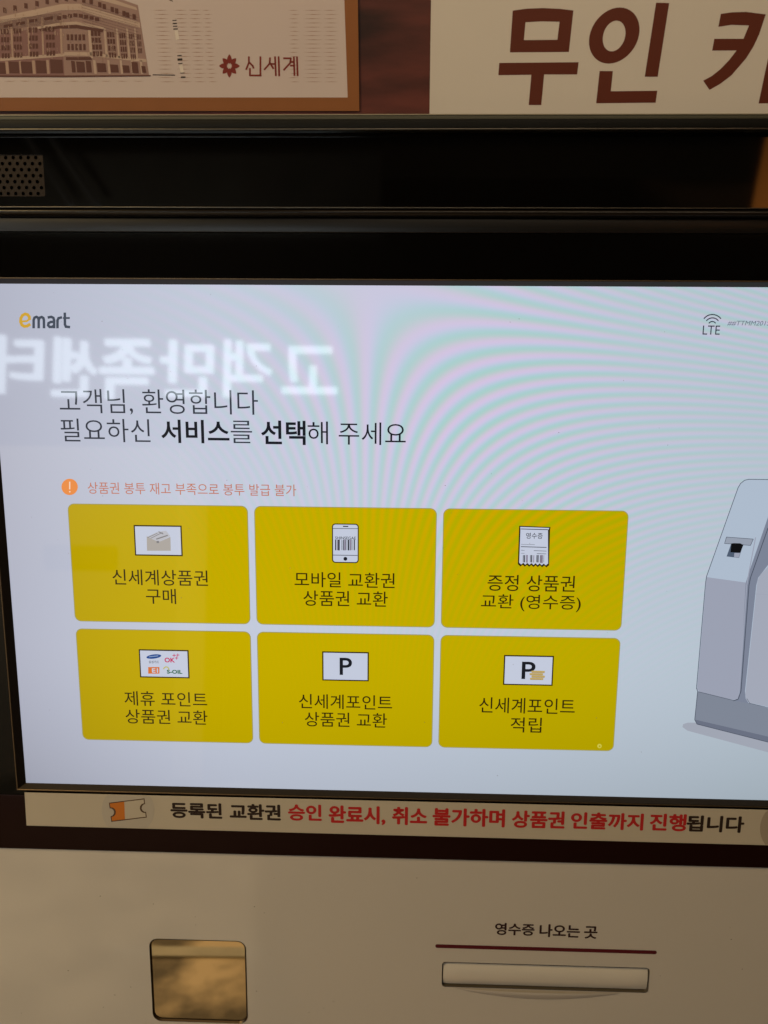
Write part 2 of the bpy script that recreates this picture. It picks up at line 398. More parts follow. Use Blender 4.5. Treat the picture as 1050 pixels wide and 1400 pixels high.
for s, tl, br in (('신세계상품권',(153,778),(284.5,801.5)), ('구매',(199,804.5),(241,826)),
                  ('모바일 교환권',(402.5,781.5),(539.5,804.5)), ('상품권 교환',(414.5,807),(530,830)),
                  ('증정 상품권',(667,785.5),(785.5,809.5)), ('교환 (영수증)',(658,812),(793.5,837)),
                  ('제휴 포인트',(169.5,944.5),(283.5,966.8)), ('상품권 교환',(171,969.3),(284,991.3)),
                  ('신세계포인트',(408.5,948.5),(536,971)), ('상품권 교환',(416.5,973),(529,995.3)),
                  ('신세계포인트',(655.5,953),(785.5,977)), ('적립',(698.5,980.5),(740,1002))):
    T(s, tl, br, OLIVE, .003, 'button_text')
# emart wordmark
LY = lcd('lcd_logo_yellow', (190,150,52)); LG = lcd('lcd_logo_grey', (66,72,84))
sh = Sheet(K2)
arc = [(34.6+6.6*math.cos(math.radians(a)), 437.6+8.2*math.sin(math.radians(a))) for a in range(0, -300, -20)]
sh.stroke([(29.6,439.5),(36.5,439),(40.3,436.4)], 2.6)
sh.stroke([(40.3,436.6),(40,433),(37.6,430.2),(34.2,429.3),(30.7,431.2),(28.5,435.2),(28.2,440),(29.9,444.2),(33.2,446.2),(37,445.8),(40.6,443.6)], 4.1)
sh.build('logo_letter', LY, display)
sh = Sheet(K2); w = 3.5
sh.stroke([(46,448),(46,437.5),(47.2,434.3),(50,433.2),(52.2,434.6),(52.9,437.5),(52.9,448)], w)
sh.stroke([(52.9,437.5),(54.2,434.4),(57,433.4),(59.3,434.8),(60,437.8),(60.2,448)], w)
sh.stroke([(66,434),(70,433.2),(73,434.6),(74,438),(74,448)], w)
sh.stroke([(74,439.8),(69.5,440.2),(66.3,441.8),(65.8,444.8),(67.8,447),(71,447),(74,445)], w)
sh.stroke([(78.6,448),(78.6,438),(80,435),(84,434)], w)
sh.stroke([(88.6,428.2),(88.8,443.5),(90,446.6),(95,447.2)], w); sh.stroke([(86.8,434.8),(94.8,434.8)], 2.6)
sh.build('logo_letters', LG, display)
# signal symbol and number
sh = Sheet(K2)
for r_, (cx_, cy_) in ((14.5,(974,444.5)), (10.2,(974,444.8)), (5.6,(973.8,445.2))):
    sh.stroke([(cx_+r_*math.cos(math.radians(a)), cy_+r_*math.sin(math.radians(a))) for a in range(-142, -37, 8)], 1.5)
sh.build('signal_symbol', GREY_INK, display)
T('LTE', (961.3,445), (983.8,457.6), GREY_INK, .0)
T('##TTMM201S', (994.5,438.5), (1051.5,445.8), lcd('lcd_mid_grey', (92,98,112)), .0, slant=.25)

# icons on the buttons ------------------------------------------------
def framed(tl, br, m=PALE):
    x0, y0 = P(*tl, K3); x1, y1 = P(*br, K3)
    Sheet(K3).poly([(x0-.9,y0-.9),(x0-.9,y1+.9),(x1+.9,y1+.9),(x1+.9,y0-.9)], True).build('icon_border', OLIVE, display)
    return Sheet(K4).poly([(x0+.9,y0+.9),(x0+.9,y1-.9),(x1-.9,y1-.9),(x1-.9,y0+.9)], True).build('icon_card', m, display)
framed((183.5,718.6), (249,759.6)); framed((190.5,888.4), (258.4,926.6)); framed((441.3,891.3), (503.3,930.7)); framed((690,896.3), (754.6,936.8))
Sheet(K5).poly([(200.6,733),(217,741),(233,734),(233.5,753),(201,753)][::-1]).build('envelope', lcd('lcd_tan', (158,152,146)), display)
Sheet(.0006).poly([(201,734),(216,727),(227,725.5),(233,733),(217,741)][::-1]).build('voucher', lcd('lcd_pale_grey', (172,172,178)), display)
sh = Sheet(.0007).stroke([(202,735),(215,729)],.9).stroke([(206,736),(222,728)],.9).stroke([(214,737),(229,732)],1.6).stroke([(217,727),(223,730)],1.3).rect(214,739.5,217.5,742.5)
sh.build('voucher_line', lcd('lcd_dim_grey', (118,116,118)), display)
# phone
def rr_px(x0, y0, x1, y1, r, d):
    a = P(x0, y0, d); b = P(x1, y1, d); return rrect(*a, *b, r, 5)[::-1]
Sheet(K3).poly(rr_px(453.8,715.6,490.4,770,4.6,K3), True).build('phone_outline', OLIVE, display)
Sheet(K4).poly(rr_px(455.2,717,489,768.6,3.4,K4), True).build('phone_icon', PALE, display)
sh = Sheet(K5).stroke([(469.3,719.6),(475.8,719.8)],1.4).stroke([(455.2,722.5),(489,722.8)],.7).stroke([(455.3,758.9),(488.6,759.4)],.8).disc(472.2,764.0,2.6)
for x, w_ in ((458.6,1.5),(463,2.2),(469,1.2),(476.3,1.9),(484.2,1.3)): sh.stroke([(x+.4,738.2),(x+.3,752)], w_)
for x, w_ in ((461,.5),(466.8,.5),(472.2,.6),(474,.6),(482,.5),(480,.4)): sh.stroke([(x+.4,738.2),(x+.3,752)], w_)
sh.build('phone_mark', INK, display)
Sheet(K5).stroke([(461.6,738.3),(461.4,752)],1.2).stroke([(471.6,738.3),(471.4,752)],2.2).stroke([(479.3,738.3),(479.2,752)],1.8).build('barcode_bar', lcd('lcd_bar_grey', (128,120,138)), display)
T('SHINSEGAE', (458.2,733.4), (486.6,737.8), INK, .004, d=K5)
# receipt
zig = [(708.6+41.4*k/14, 771.6 + (1.6 if k % 2 else -1.0) + 1.4*k/14) for k in range(15)]
Sheet(K3).poly([(709.8,718.8),(752.6,720.6),(752,725),(750.6,773.5)] + [(x, y+1.2) for x, y in zig[::-1]] + [(708,771)], ).build('receipt_outline', OLIVE, display)
zz = [(709.8+39.2*k/14, 770.2 + (1.6 if k % 2 else -1.0) + 1.4*k/14) for k in range(15)]
Sheet(K4).poly([(711.2,720.3),(751.2,721.8),(749.2,725),(749.4,771)] + zz[::-1] + [(711.6,723)]).build('receipt_icon', PALE, display)
sh = Sheet(K5).stroke([(712.5,723.2),(749,724.2)],1.0).stroke([(712.4,747.4),(747,748.4)],.9).stroke([(712.6,744.2),(731,744.6)],.4).stroke([(730,752.8),(747,753.5)],.6).stroke([(734,756.8),(746.5,757.3)],.6).stroke([(712.5,752.2),(717,752.5)],.5).stroke([(712.5,756.4),(717,756.6)],.4)
for x, w_ in ((715.5,.9),(717.3,1.3),(725.2,.8),(727,1.4),(733.8,.8),(735.6,1.6),(738.6,.6),(741,.5),(743.6,.5)): sh.stroke([(x,759.2),(x-.2,768.6)], w_)
sh.build('receipt_mark', INK, display)
Sheet(K5).stroke([(720.5,759.3),(720.3,768.7)],2.4).stroke([(729.8,759.5),(729.6,768.8)],1.2).stroke([(740.4,759.8),(740.2,769)],3.6).build('barcode_bar', MATS['lcd_bar_grey'], display)
T('영수증', (719.3,728.3), (741.8,736.8), INK, .004, d=K5)
# P icons
T('P', (464.3,899.2), (481.3,923), INK, .012, d=K5); T('P', (713.8,904.6), (731.5,928.6), INK, .012, d=K5)
coin = lcd('lcd_gold', (176,152,92)); ce = lcd('lcd_gold_edge', (140,116,62))
for k, x in enumerate((724.5,726.5,724,726.5)):
    y0 = 929.3-3.2*k
    Sheet(.0006).poly(rr_px(x,y0-2.8,x+18.5,y0,1.2,.0006), True).build('coin', coin, display)
    Sheet(.00065).stroke([(x+.6,y0-.1),(x+18,y0+.2)],.5).build('coin_edge', ce, display)
# partner logos
Sheet(K5).disc(210.3,897.6,10.2,2.9,rot=-7).build('partner_oval', lcd('lcd_navy', (28,66,128)), display)
Sheet(.0006).stroke([(204,898),(216,896.6)],.9).build('partner_line', lcd('lcd_sky', (140,160,190)), display)
T('삼성카드', (203.2,903), (217.5,907), GREY_INK, .006, d=K5)
T('OK', (224.8,899), (239.4,905.9), lcd('lcd_crimson', (178,36,84)), .03, d=K5)
sh = Sheet(K5)
for x, y in ((238,896),(243,895.6),(241.4,899.6)): sh.stroke([(x-2,y),(x+2,y)],.9).stroke([(x,y-2),(x,y+2)],.9)
sh.build('partner_plus', MATS['lcd_crimson'], display)
Sheet(K5).rect(202.6,912,218,921).build('partner_block', lcd('lcd_partner_orange', (196,104,44)), display)
T('E1', (207.6,913.6), (216.2,919.8), PALE, .03, d=.0006)
T('S-OIL', (228,915.6), (249.4,921.4), lcd('lcd_green', (22,92,62)), .035, d=.0006)
sh = Sheet(K5)
for k in range(7):
    a = math.radians(200+28*k); sh.disc(227.3+3.6*math.cos(a), 915.4+3.6*math.sin(a), 1.0, n=8)
sh.build('partner_flower', lcd('lcd_khaki', (176,168,96)), display)
# drawing of the machine at the right
BG2 = lcd('lcd_machine_light', (160,173,189)); MID = lcd('lcd_machine_mid', (143,148,164)); DK = lcd('lcd_machine_dark', (117,124,138)); DKK = lcd('lcd_machine_lip', (98,104,120)); LN = lcd('lcd_machine_line', (70,76,90))
ux = 1140
Sheet(K1).poly([(933,994),(934,990),(940,988),(952,988),(ux,1030),(ux,1052),(1050,1028.5),(940,999)]).build('machine_shadow', lcd('lcd_machine_shadow', (148,153,165)), display)
outline = [(ux,657),(1024,655.3),(1018,656.6),(1012.5,661),(1009,667),(966,788),(964.6,797),(952.2,941),(953.8,945),(949.8,984),(953,990),(1050,1014.6),(ux,1037)]
Sheet(K2).poly(outline).build('machine_drawing', BG2, display)
Sheet(K3).poly([(966,789),(1020,796.5),(1010.5,951),(1008,956),(1003,957),(957,946.5),(953,942)]).build('machine_lower_panel', MID, display)
Sheet(K3).poly([(953.8,945.6),(1003,957.6),(1020,960),(1050,968),(ux,990),(ux,1028),(1050,1007.5),(952,984.6),(950.2,983.5)]).build('machine_base', DK, display)
Sheet(K4).poly([(950.3,983.8),(1050,1007),(ux,1028),(ux,1037),(1050,1014.6),(953,990)]).build('machine_lip', DKK, display)
Sheet(K4).poly([(1050,707),(1062,672),(1075,672),(1060,760),(1048,775),(1036.5,790),(1034,800),(1018.5,945),(1019.5,955),(1024,962),(1003,957.8),(1008,956.4),(1010.8,951),(1019.5,797),(1023.5,784)]).build('machine_channel', lcd('lcd_machine_channel', (114,121,138)), display)
Sheet(K5).poly([(1075,756),(1056,769),(1040,785),(1035.8,793),(1034.5,803),(1019,948),(1020,956),(1024.5,961),(ux,984),(ux,740)]).build('machine_door', lcd('lcd_machine_door', (150,155,169)), display)
sh = Sheet(.0006); o2 = outline[:-2]
sh.stroke(outline, .9); sh.stroke([(1050,722),(1026,790),(1024,800),(1013,945),(1009,956),(1003,958)], 1.2); sh.stroke([(954,945.5),(1003,957.6)], .7); sh.stroke([(1021,955),(1025,961.5),(1100,979)], .6)
sh.build('machine_outline', LN, display)
Sheet(.0006).stroke([(1033,812),(1100,816)],.5).stroke([(1033,735),(1024,782),(1021,800),(1011,944)],1.4).build('machine_seam', MID, display)
Sheet(K5).poly([(993.2,734),(1030,737),(1026,746),(990.3,743)]).build('machine_slot', lcd('lcd_slot_grey', (138,146,160)), display)
Sheet(.0006).stroke([(993.2,734.2),(1030,737),(1026,745.7),(990.6,743),(993.2,734.2)],.7).build('machine_slot_line', LN, display)
Sheet(.0006).poly([(999.6,743.4),(1016.2,744.4),(1010.3,762.8),(993.4,760.8)]).build('machine_tray', lcd('lcd_tray', (72,84,102)), display)
Sheet(.0007).poly([(999.8,743),(1003,742.6),(1012,742.8),(1016.4,745),(1012,755.8),(1003.5,755.3),(998.6,755)]).build('machine_opening', lcd('lcd_black', (14,14,16)), display)
Sheet(.0007).poly([(1004,756),(1012,756),(1010,762.4),(1003.6,761.6)]).build('machine_tray_edge', MID, display)
Sheet(K3).disc(819.6, 1020, 3.0).build('status_dot', lcd('lcd_pale_olive', (190,182,70)), display)
Sheet(K4).disc(819.8, 1020.2, 1.2).build('status_dot', YEL, display)
# dust specks on the glass
sh = Sheet(.00095)
for k in range(46):
    x, y = random.uniform(20,1040), random.uniform(400,1065); r_ = random.uniform(.25,.6); sh.disc(x, y, r_, n=6)
sh.build('dust_speck', mat('dust', (.30,.27,.22), rough=.9), display)['kind'] = 'stuff'

# --------------------------------------------------------------- notice strip stuck on the chin
DS = D_GL+.0015
strip = thing('notice_strip', 'long cream paper strip with black and red lettering stuck under the lit screen', 'notice')
PAPER = mat('notice_paper', (.56,.49,.385), rough=.5, spec=.3, var=.05, vscale=25, bump=.03, bscale=300)
tlu, tlv = P(33.5,1083.6,DS); blu, blv = P(36.3,1128.6,DS); tru, trv = P(1050,1107.6,DS); bru, brv = P(1050,1155.6,DS)
k_ = (1330-tlu)/(tru-tlu)
slab('paper', [(tlu,tlv),(1330,tlv+(trv-tlv)*k_),(1330,blv+(brv-blv)*k_),(blu,blv)], D_GL+.0012, DS, PAPER, strip)
RED = ink('notice_red', (.50,.022,.022)); DKB = ink('notice_black', (.030,.016,.012))
t1 = DS+.00005
for s, tl, br, m in (('등록된',(232.5,1096.5),(304,1120),DKB), ('교환권',(313.5,1098.3),(384,1122),DKB), ('승인',(393.5,1099),(440,1123),RED),
    ('완료시,',(449,1100.5),(527,1128.5),RED), ('취소',(536,1102.7),(584,1129),RED), ('불가하며',(591.5,1104),(690,1131.5),RED), ('상품권',(700,1107.5),(771.5,1133.5),RED),
    ('인출까지',(781,1109.7),(879,1135.8),RED), ('진행',(889,1111.8),(937.5,1137),RED), ('됩니다',(939.5,1114.2),(1016.5,1139),DKB)):
    bold_text('notice_text', s, tl, br, m, strip, t1, .03)
GC = mat('grey_circle', (.50,.445,.37), rough=.5)
pts = []
for k in range(40):
    a = 2*math.pi*k/40; x, y = 175+36*math.cos(a), 1107.5+36*math.sin(a)
    lo, hi = 1083.6+(x-33)*.0236+.8, 1128.6+(x-33)*.0266-.8
    pts.append((x, max(lo, min(hi, y))))
Sheet(t1).poly(pts[::-1]).build('grey_disc', GC, strip)
pts = []
for k in range(40):
    a = 2*math.pi*k/40; x, y = 1076+37*math.cos(a), 1133+37*math.sin(a)
    lo, hi = 1083.6+(x-33)*.0236+.8, 1128.6+(x-33)*.0266-.8
    pts.append((x, max(lo, min(hi, y))))
Sheet(t1).poly(pts[::-1]).build('grey_disc', mat('brown_disc', (.40,.33,.25), rough=.5), strip)
def tick(g):                     # the little ticket with a notch in each end
    c, s_ = math.cos(math.radians(-7)), math.sin(math.radians(-7)); cx_, cy_ = 174.8, 1107.6; w_, h_ = 24.5-g, 13.2-g; r = 5.5+g
    pts = [(-w_,-h_)]
    pts += [(w_,-h_)] + [(w_-r*math.cos(math.radians(a)), r*math.sin(math.radians(a))) for a in range(-90, 91, 30)] + [(w_,h_)]
    pts += [(-w_,h_)] + [(-w_+r*math.cos(math.radians(a)), r*math.sin(math.radians(a))) for a in range(90, -91, -30)]
    return [(cx_+x*c-y*s_, cy_+x*s_+y*c) for x, y in pts], c, s_, cx_, cy_
p_, c, s_, cx_, cy_ = tick(0)
Sheet(t1+.00004).poly(p_[::-1]).build('ticket_outline', ink('ticket_line', (.10,.055,.03)), strip)
p_, *_ = tick(1.3)
Sheet(t1+.00008).poly(p_[::-1]).build('ticket', PAPER, strip)
g, r = 1.3, 6.8; w_, h_ = 23.2, 11.9
op = [(-w_,-h_), (-3.5,-h_), (-5.5,h_), (-w_,h_)] + [(-w_+r*math.cos(math.radians(a)), r*math.sin(math.radians(a))) for a in range(90, -91, -30)]
Sheet(t1+.00012).poly([(cx_+x*c-y*s_, cy_+x*s_+y*c) for x, y in op][::-1]).build('ticket_stub', ink('ticket_orange', (.62,.19,.025)), strip)

# --------------------------------------------------------------- lower cream panel, window, slot
DP = .0030
v_p0 = vline(1171.5, d=DP)
wu0, wv0 = P(203.5,1283.0,DP); wu1 = P(336,1290,DP)[0]; wv1 = wv0+(wu1-wu0)*.97
win = rrect(wu0, wv0, wu1, wv1, 13, 8)
su0, sv0 = P(604.5,1315,DP); su1, sv1 = P(885.5,1357,DP)
slot_hole = rrect(su0, sv0, su1, sv1, 5, 4)
plate_with_holes('lower_panel', UL, v_p0, UR, 1150, [win, slot_hole], DP, .006, PANEL, kiosk)
# rolled top edge of the panel
# window: dark rim, smoked mirror set back
def ringstrip(name, pts_a, da, pts_b, db, m, parent, smooth=True):
    n = len(pts_a); v = [loc(a, b, da) for a, b in pts_a] + [loc(a, b, db) for a, b in pts_b]
    return mesh(name, v, [(i, (i+1) % n, n+(i+1) % n, n+i) for i in range(n)], m, parent, smooth)
wi = rrect(wu0+2.2, wv0+2.2, wu1-2.2, wv1-2.2, 12, 8); wi2 = rrect(wu0+.4, wv0+.4, wu1-.4, wv1-.4, 13, 8)
MIR = mat('bronze_mirror', (.35,.26,.145), rough=.02, metal=1.0, bump=0)
sw = Sheet(.0018); mirror = sw.poly(win[::-1], True).build('scanner_window', MIR, kiosk)
rim = ringstrip('window_rim', wi2, DP+.0004, wi, DP-.0007, mat('rim_bronze', (.06,.035,.015), rough=.35, metal=.5), mirror)
ringstrip('window_gasket', wi, DP-.0007, wi, .0018, mat('gasket', (.02,.01,.005), rough=.6), mirror)
# receipt slot: frame, convex shutter and scooped lip
slotp = ringstrip('receipt_slot', rrect(su0+.2, sv0+.2, su1-.2, sv1-.2, 5, 4), DP+.0004, rrect(su0+1.8, sv0+1.8, su1-1.8, sv1-1.8, 4, 4), DP-.0026, mat('slot_rim', (.07,.055,.035), rough=.4), kiosk)
box('slot_back', su0+.5, sv0+.5, su1-.5, sv1-.5, -.007, -.0058, mat('slot_dark', (.02,.014,.008), rough=.8), slotp)
def shutter():
    v = []; f = []; n = 14; m = 24; a0, b0, a1, b1 = su0+1.7, sv0+1.5, su1-1.7, sv1-2.6
    for j in range(n+1):
        t = j/n; prof = math.sin(math.pi*min(1, .08+t*.84))
        for i in range(m+1):
            k = i/m; ed = min(1, min(k, 1-k)*30)
            v.append(loc(a0+(a1-a0)*k, b0+(b1-b0)*t, 0.0004+.0030*prof**.7*(.85+.15*ed**.5)))
    for j in range(n):
        for i in range(m): q = j*(m+1)+i; f.append((q, q+m+1, q+m+2, q+1))
    mesh('shutter', v, f, mat('shutter_cream', (.72,.66,.58), rough=.10, spec=.6, coat=.6), slotp, True)
shutter()
def lip():                        # shallow moulded bulge below the slot
    v = []; f = []; n = 16; m = 40; a0, a1 = su0+20, su1-40
    for i in range(m+1):
        k = i/m; dep = 15*math.sin(math.pi*k)**.8
        for j in range(n+1):
            t = j/n
            v.append(loc(a0+(a1-a0)*k, sv1-.5+2+dep*t, DP+.0003+.0020*math.sin(math.pi*k)**.8*math.sin(math.pi*(t*.5+.5))**1.0*(1 if t < 1 else 0)))
    for i in range(m):
        for j in range(n): q = i*(n+1)+j; f.append((q, q+1, q+n+2, q+n+1))
    mesh('slot_lip', v, f, PANEL, slotp, True)
lip()
sp_ = Sheet(DP+.00006)
for k in range(34):
    x, y = random.uniform(5,1045), random.uniform(1195,1395)
    if 190 < x < 350 and y > 1270 or 595 < x < 900 and y > 1250: continue
    sp_.disc(x, y, random.uniform(.3,1.0), random.uniform(.3,.7), n=7)
sp_.build('grime_speck', ink('grime', (.20,.16,.10)), kiosk)['kind'] = 'stuff'
MAR = ink('maroon_line', (.10,.008,.014))
mar = Sheet(DP+.00006)
x0, y0 = P(597,1292.2,DP); x1, y1 = P(896,1303.2,DP)
yy = (y0+y1)/2; mar.poly(rrect(x0-2, yy-3.1, x1+2, yy+3.1, 2.9, 4)[::-1], True).build('maroon_line', MAR, kiosk)
for s, tl, br in (('영수증',(677,1261.3),(730.5,1279.7)), ('나오는',(738,1263),(792.5,1282.5)), ('곳',(799,1266),(816.5,1283.8))):
    bold_text('slot_text', s, tl, br, ink('slot_ink', (.035,.012,.012)), kiosk, DP+.00006, .022)

# --------------------------------------------------------------- topper: dark red board, voucher poster, white sign
hb = (lambda x, y: H(x, y, .001))
foot = 12.0
board = box('topper_board', -420, -420, 1560, foot, -.02, 0, mat('dark_red_print', (.085,.020,.014), rough=.5, spec=.3, var=.75, vscale=9), None, header=True)
board['label'] = 'dark red printed board rising behind the black ledge'; board['category'] = 'display board'
def streaky():
    m = MATS['dark_red_print']; nt = m.node_tree
    for nd in nt.nodes:
        if nd.type == 'TEX_NOISE':
            mp = nt.nodes.new('ShaderNodeMapping'); mp.inputs['Scale'].default_value = (1, 1, 4.0); mp.inputs['Rotation'].default_value = (0, .35, 0)
            tc = [k for k in nt.nodes if k.type == 'TEX_COORD'][0]
            nt.links.new(tc.outputs['Object'], mp.inputs[0]); nt.links.new(mp.outputs[0], nd.inputs['Vector'])
streaky()
poster = thing('voucher_poster', 'orange bordered poster of a gift voucher with an engraved building and a flower emblem', 'poster')
h1, h2, h3, h4, h5 = .00104, .00108, .00112, .00116, .00120
x1_, y1_ = H(491,151.7,.001)
slab('orange_border', [H(-140,-190,.001), H(486.5,-190,.001), H(491.3,151.7,.001), H(-120,151.7,.001)], 0.0002, .001, mat('orange_border', (.25,.09,.022), rough=.5, spec=.3, var=.08, vscale=60), poster, header=True)
def hs(d): return Sheet(d, True)
hs(h1).poly([(-110,-170),(-110,133.3),(475.3,133.3),(465,-170)]).build('voucher_print', mat('voucher_paper', (.56,.47,.46), rough=.55, var=.05, vscale=18, bump=.03, bscale=500), poster)
C1 = ink('print_mid', (.32,.205,.185)); C2 = ink('print_dark', (.115,.045,.037)); C3 = ink('print_light', (.50,.37,.31)); C4 = ink('print_soft', (.43,.29,.235)); CP = ink('print_plum', (.24,.125,.12))
hs(h2).poly([(-60,-60),(-60,104),(204,103.2),(188.5,7),(160,-3),(120,-14),(90,-60)]).build('building', C1, poster)
hs(h3).poly([(-60,26),(-60,104),(88,104),(84,36),(50,38),(0,48)]).build('building_shade', CP, poster)
sh = hs(h4)                       # light cornices, bands and piers
sh.poly([(-60,30),(0,23),(84,5.5),(108,5),(130,12),(191,31),(192,38),(130,21),(108,13.5),(84,14),(0,31.5),(-60,38)])
sh.poly([(50,37),(80,31),(104,29.5),(142,37),(142.5,40),(104,33.5),(80,35),(52,40)])
sh.poly([(88,71),(124,71.5),(176,78.5),(200,81),(200.5,85),(176,82.5),(124,76.5),(88,76)])
sh.poly([(0,79),(88,73),(88,77),(0,83.5)])
for x, w_ in ((120,4.5),(141.5,3.5),(158.5,2.8),(172.5,2.8),(183.5,2.2)): sh.poly([(x,38),(x+w_*.8,39),(x+w_+3,80),(x+3,79)])
for x, w_ in ((125,3.5),(144.5,3),(161.5,3),(176.5,3),(189,3)): sh.poly([(x+2,82),(x+w_+2,82.5),(x+w_+4,101),(x+4,101)])
sh.poly([(60,-6),(100,-9),(140,-6),(186,10),(188,14),(140,1),(100,-4),(60,0)])
sh.build('cornice', C3, poster)
sh = hs(h4)
for x, w_ in ((7,4),(26,3),(43.5,4),(63,3.5)): sh.poly([(x,84-(x*.03)),(x+w_,84-x*.03),(x+w_+1.5,101),(x+1.5,101)])
for x, w_ in ((14,2.5),(37,2.5),(56,2.5),(81,3)): sh.poly([(x,30-x*.12),(x+w_,30-x*.12),(x+w_+2,79-x*.05),(x+2,79-x*.05)])
sh.build('pier', C4, poster)
sh = hs(h5)                       # windows and shop fronts
for a, b, c_2, d_ in ((132,86,144,98.5),(150,88,161,99),(167,89,176,99.5),(179.5,84.5,188,100),(193,90,198.5,99.5),(-6,85,7,101),(11.5,84,25,100),(28,84,43,100),(48.5,82.5,62.5,100),(68,81,85,100),(97,83,102,99),(104,84,115,99),(117,83,124,99)):
    sh.poly([(a,b),(a+1.5,d_),(c_2+1.5,d_),(c_2,b+.6)])
for cx0, w_, n, dy in ((124,14,4,.16),(146,11,4,.16),(163,9,4,.16),(176.5,7,4,.16),(187,6,3,.16)):
    for r_ in range(n):
        y = 42+r_*9.3+(cx0-124)*.08
        for q in range(3):
            x = cx0+q*w_/3+r_*.9; sh.poly([(x,y),(x+.3,y+7),(x+w_/3-1+.3,y+7.2),(x+w_/3-1,y+.2)])
for cx0, w_ in ((1,12),(18,12),(39,13),(62,13)):
    for r_ in range(4):
        y = 35+r_*11-(cx0)*.06+4
        for q in range(3):
            x = cx0+q*w_/3+r_*.5; sh.poly([(x,y+1),(x,y+8),(x+w_/3-1.1,y+7.7),(x+w_/3-1.1,y+.8)])
for r_ in range(5):
    x = 91+r_*5.4; sh.poly([(x,47),(x+.2,55),(x+3.6,55),(x+3.4,47)]); sh.poly([(x+1,60),(x+1.2,68.5),(x+4.4,68.5),(x+4.2,60)])
for r_ in range(8):
    x = 78+r_*7.4; y = 18.5+abs(r_-3)**1.4*.8-.5; sh.poly([(x,y),(x,y+5),(x+5.6,y+5.4),(x+5.6,y+.5)])
for x, y in ((112,-4),(122,-2),(134,2.5),(140,5),(151,9),(157,11),(167,14.5),(172,16.5),(181,19),(100,-6),(88,-6),(75,-4),(62,-2),(48,1),(33,4),(18,7),(4,10)): sh.poly([(x,y),(x+.3,y+7),(x+4.8,y+8),(x+4.5,y+.7)])
for x, y in ((60,24),(40,27),(22,31),(5,34)): sh.poly([(x,y),(x,y+4),(x+12,y+2),(x+12,y-2)])
sh.poly([(52,39.5),(80,35.3),(104,34),(142,40.5),(140,44),(104,38.5),(80,39),(56,43)])
sh.poly([(90,78),(90,82),(126,82),(124,77.8)])
sh.poly([(-20,103),(-20,105.2),(88,105.6),(206,104.3),(206,102.5),(88,103.2)])
sh.build('window_print', C2, poster)
sh = hs(.00124)                    # fine bright glints of window bars
for k in range(150):
    x = random.uniform(0,190); y = random.uniform(8,78); 
    if y < (x-100)*.33-2: continue
    sh.stroke([(x,y),(x+.4,y+random.uniform(2,6))], random.uniform(.4,.9))
sh.build('window_bar', C4, poster)
sh = hs(.00124)
for k in range(26):
    y = -8+k*7.2*.5; x0_ = -20
    sh.stroke([(x0_, 36+y*.5-2),(84, 22+y*.5)], .35) if 0 <= k < 8 else None
    sh.stroke([(112, 3+k*1.2),(189, 24+k*1.3)], .3) if k % 3 == 0 else None
sh.build('engraved_line', C2, poster)
sh = hs(h2)                       # security pattern: little tapering dashes
GL = ink('print_dash', (.39,.26,.21))
rows = [14+5.75*k for k in range(18)]
for k, y in enumerate(rows):
    for x, w_ in ((208+k*.1,22),(236,20),(257,18),(276,12+k*.1)):
        x += 2*(k % 2)+k*.35
        sh.poly([(x,y),(x+w_*.5,y+.55),(x+w_,y),(x+w_*.5,y-.5)])
    for x, w_ in ((394,14),(414,26),(441,20)):
        x += 2*(k % 2)
        sh.poly([(x,y+.2),(x+w_*.5,y+.6),(x+w_,y+.2),(x+w_*.5,y-.4)])
for x in range(5, 200, 22): sh.poly([(x,111),(x+8,111.5),(x+16,111),(x+8,110.6)])
sh.build('security_dash', GL, poster)['kind'] = 'stuff'
BK = ink('print_black', (.03,.022,.02)); sh = hs(h3)
for y0_, y1_2, x in ((27,29,238.6),(31,33.5,239),(35,37,239.4),(38.5,41,240),(75,77.5,245.5),(79,84,246),(86,88,246.6),(99,101,249.4),(104,107.5,250.4)): sh.stroke([(x-2.6,(y0_+y1_2)/2),(x+2.6,(y0_+y1_2)/2-.3)], (y1_2-y0_)*.6)
sh.stroke([(209,102.3),(239,102.7)], 1.3); sh.stroke([(232,0),(236,1.5)], 1.2)
sh.build('thread_print', BK, poster)
hs(h3).stroke([(241,42.5),(242.6,53)],4.6).stroke([(247.4,90),(249,98.6)],4.6).build('thread_gap', ink('print_white', (.66,.6,.55)), poster)
sh = hs(h3)                       # eight-petal flower
for k in range(8):
    a = math.radians(-90+45*k); c1_, s1_ = math.cos(a), math.sin(a); L0, L1, wd = 2.8, 15.2 if k % 2 == 0 else 14, 3.4
    pts = []
    for q in range(10):
        t = q/9; r_ = L0+(L1-L0)*t; w2 = wd*math.sin(math.pi*t**.85)**.8 if 0 < t < 1 else 0; pts.append((r_, w2))
    pts = pts + [(r_, -w2) for r_, w2 in pts[-2:0:-1]]
    sh.poly([(313.6+(r_*c1_-w2*s1_)*.94, 90.2+(r_*s1_+w2*c1_)*1.06) for r_, w2 in pts])
sh.build('flower_emblem', ink('emblem_maroon', (.20,.026,.018)), poster)
sh = hs(h3); z = lambda pts: [(200+x/3.5, y/3.5) for x, y in pts]; w_ = 2.5
for pts in ([(491,272),(491,300),(478,332)], [(491,297),(510,316),(513,326)], [(546,272),(546,361)], [(496,328),(496,361),(549,361)],
            [(592,277),(590,305),(565,333)], [(591,300),(608,328)], [(600,306),(617,306)], [(616,272),(620,362)], [(633,272),(636,363)],
            [(657,279),(692,279),(688,302),(658,335)], [(690,297),(705,297)], [(690,314),(705,314)], [(706,272),(709,361)], [(721,272),(724,362)]):
    sh.stroke(z(pts), w_)
sh.build('emblem_lettering', MATS['emblem_maroon'], poster)

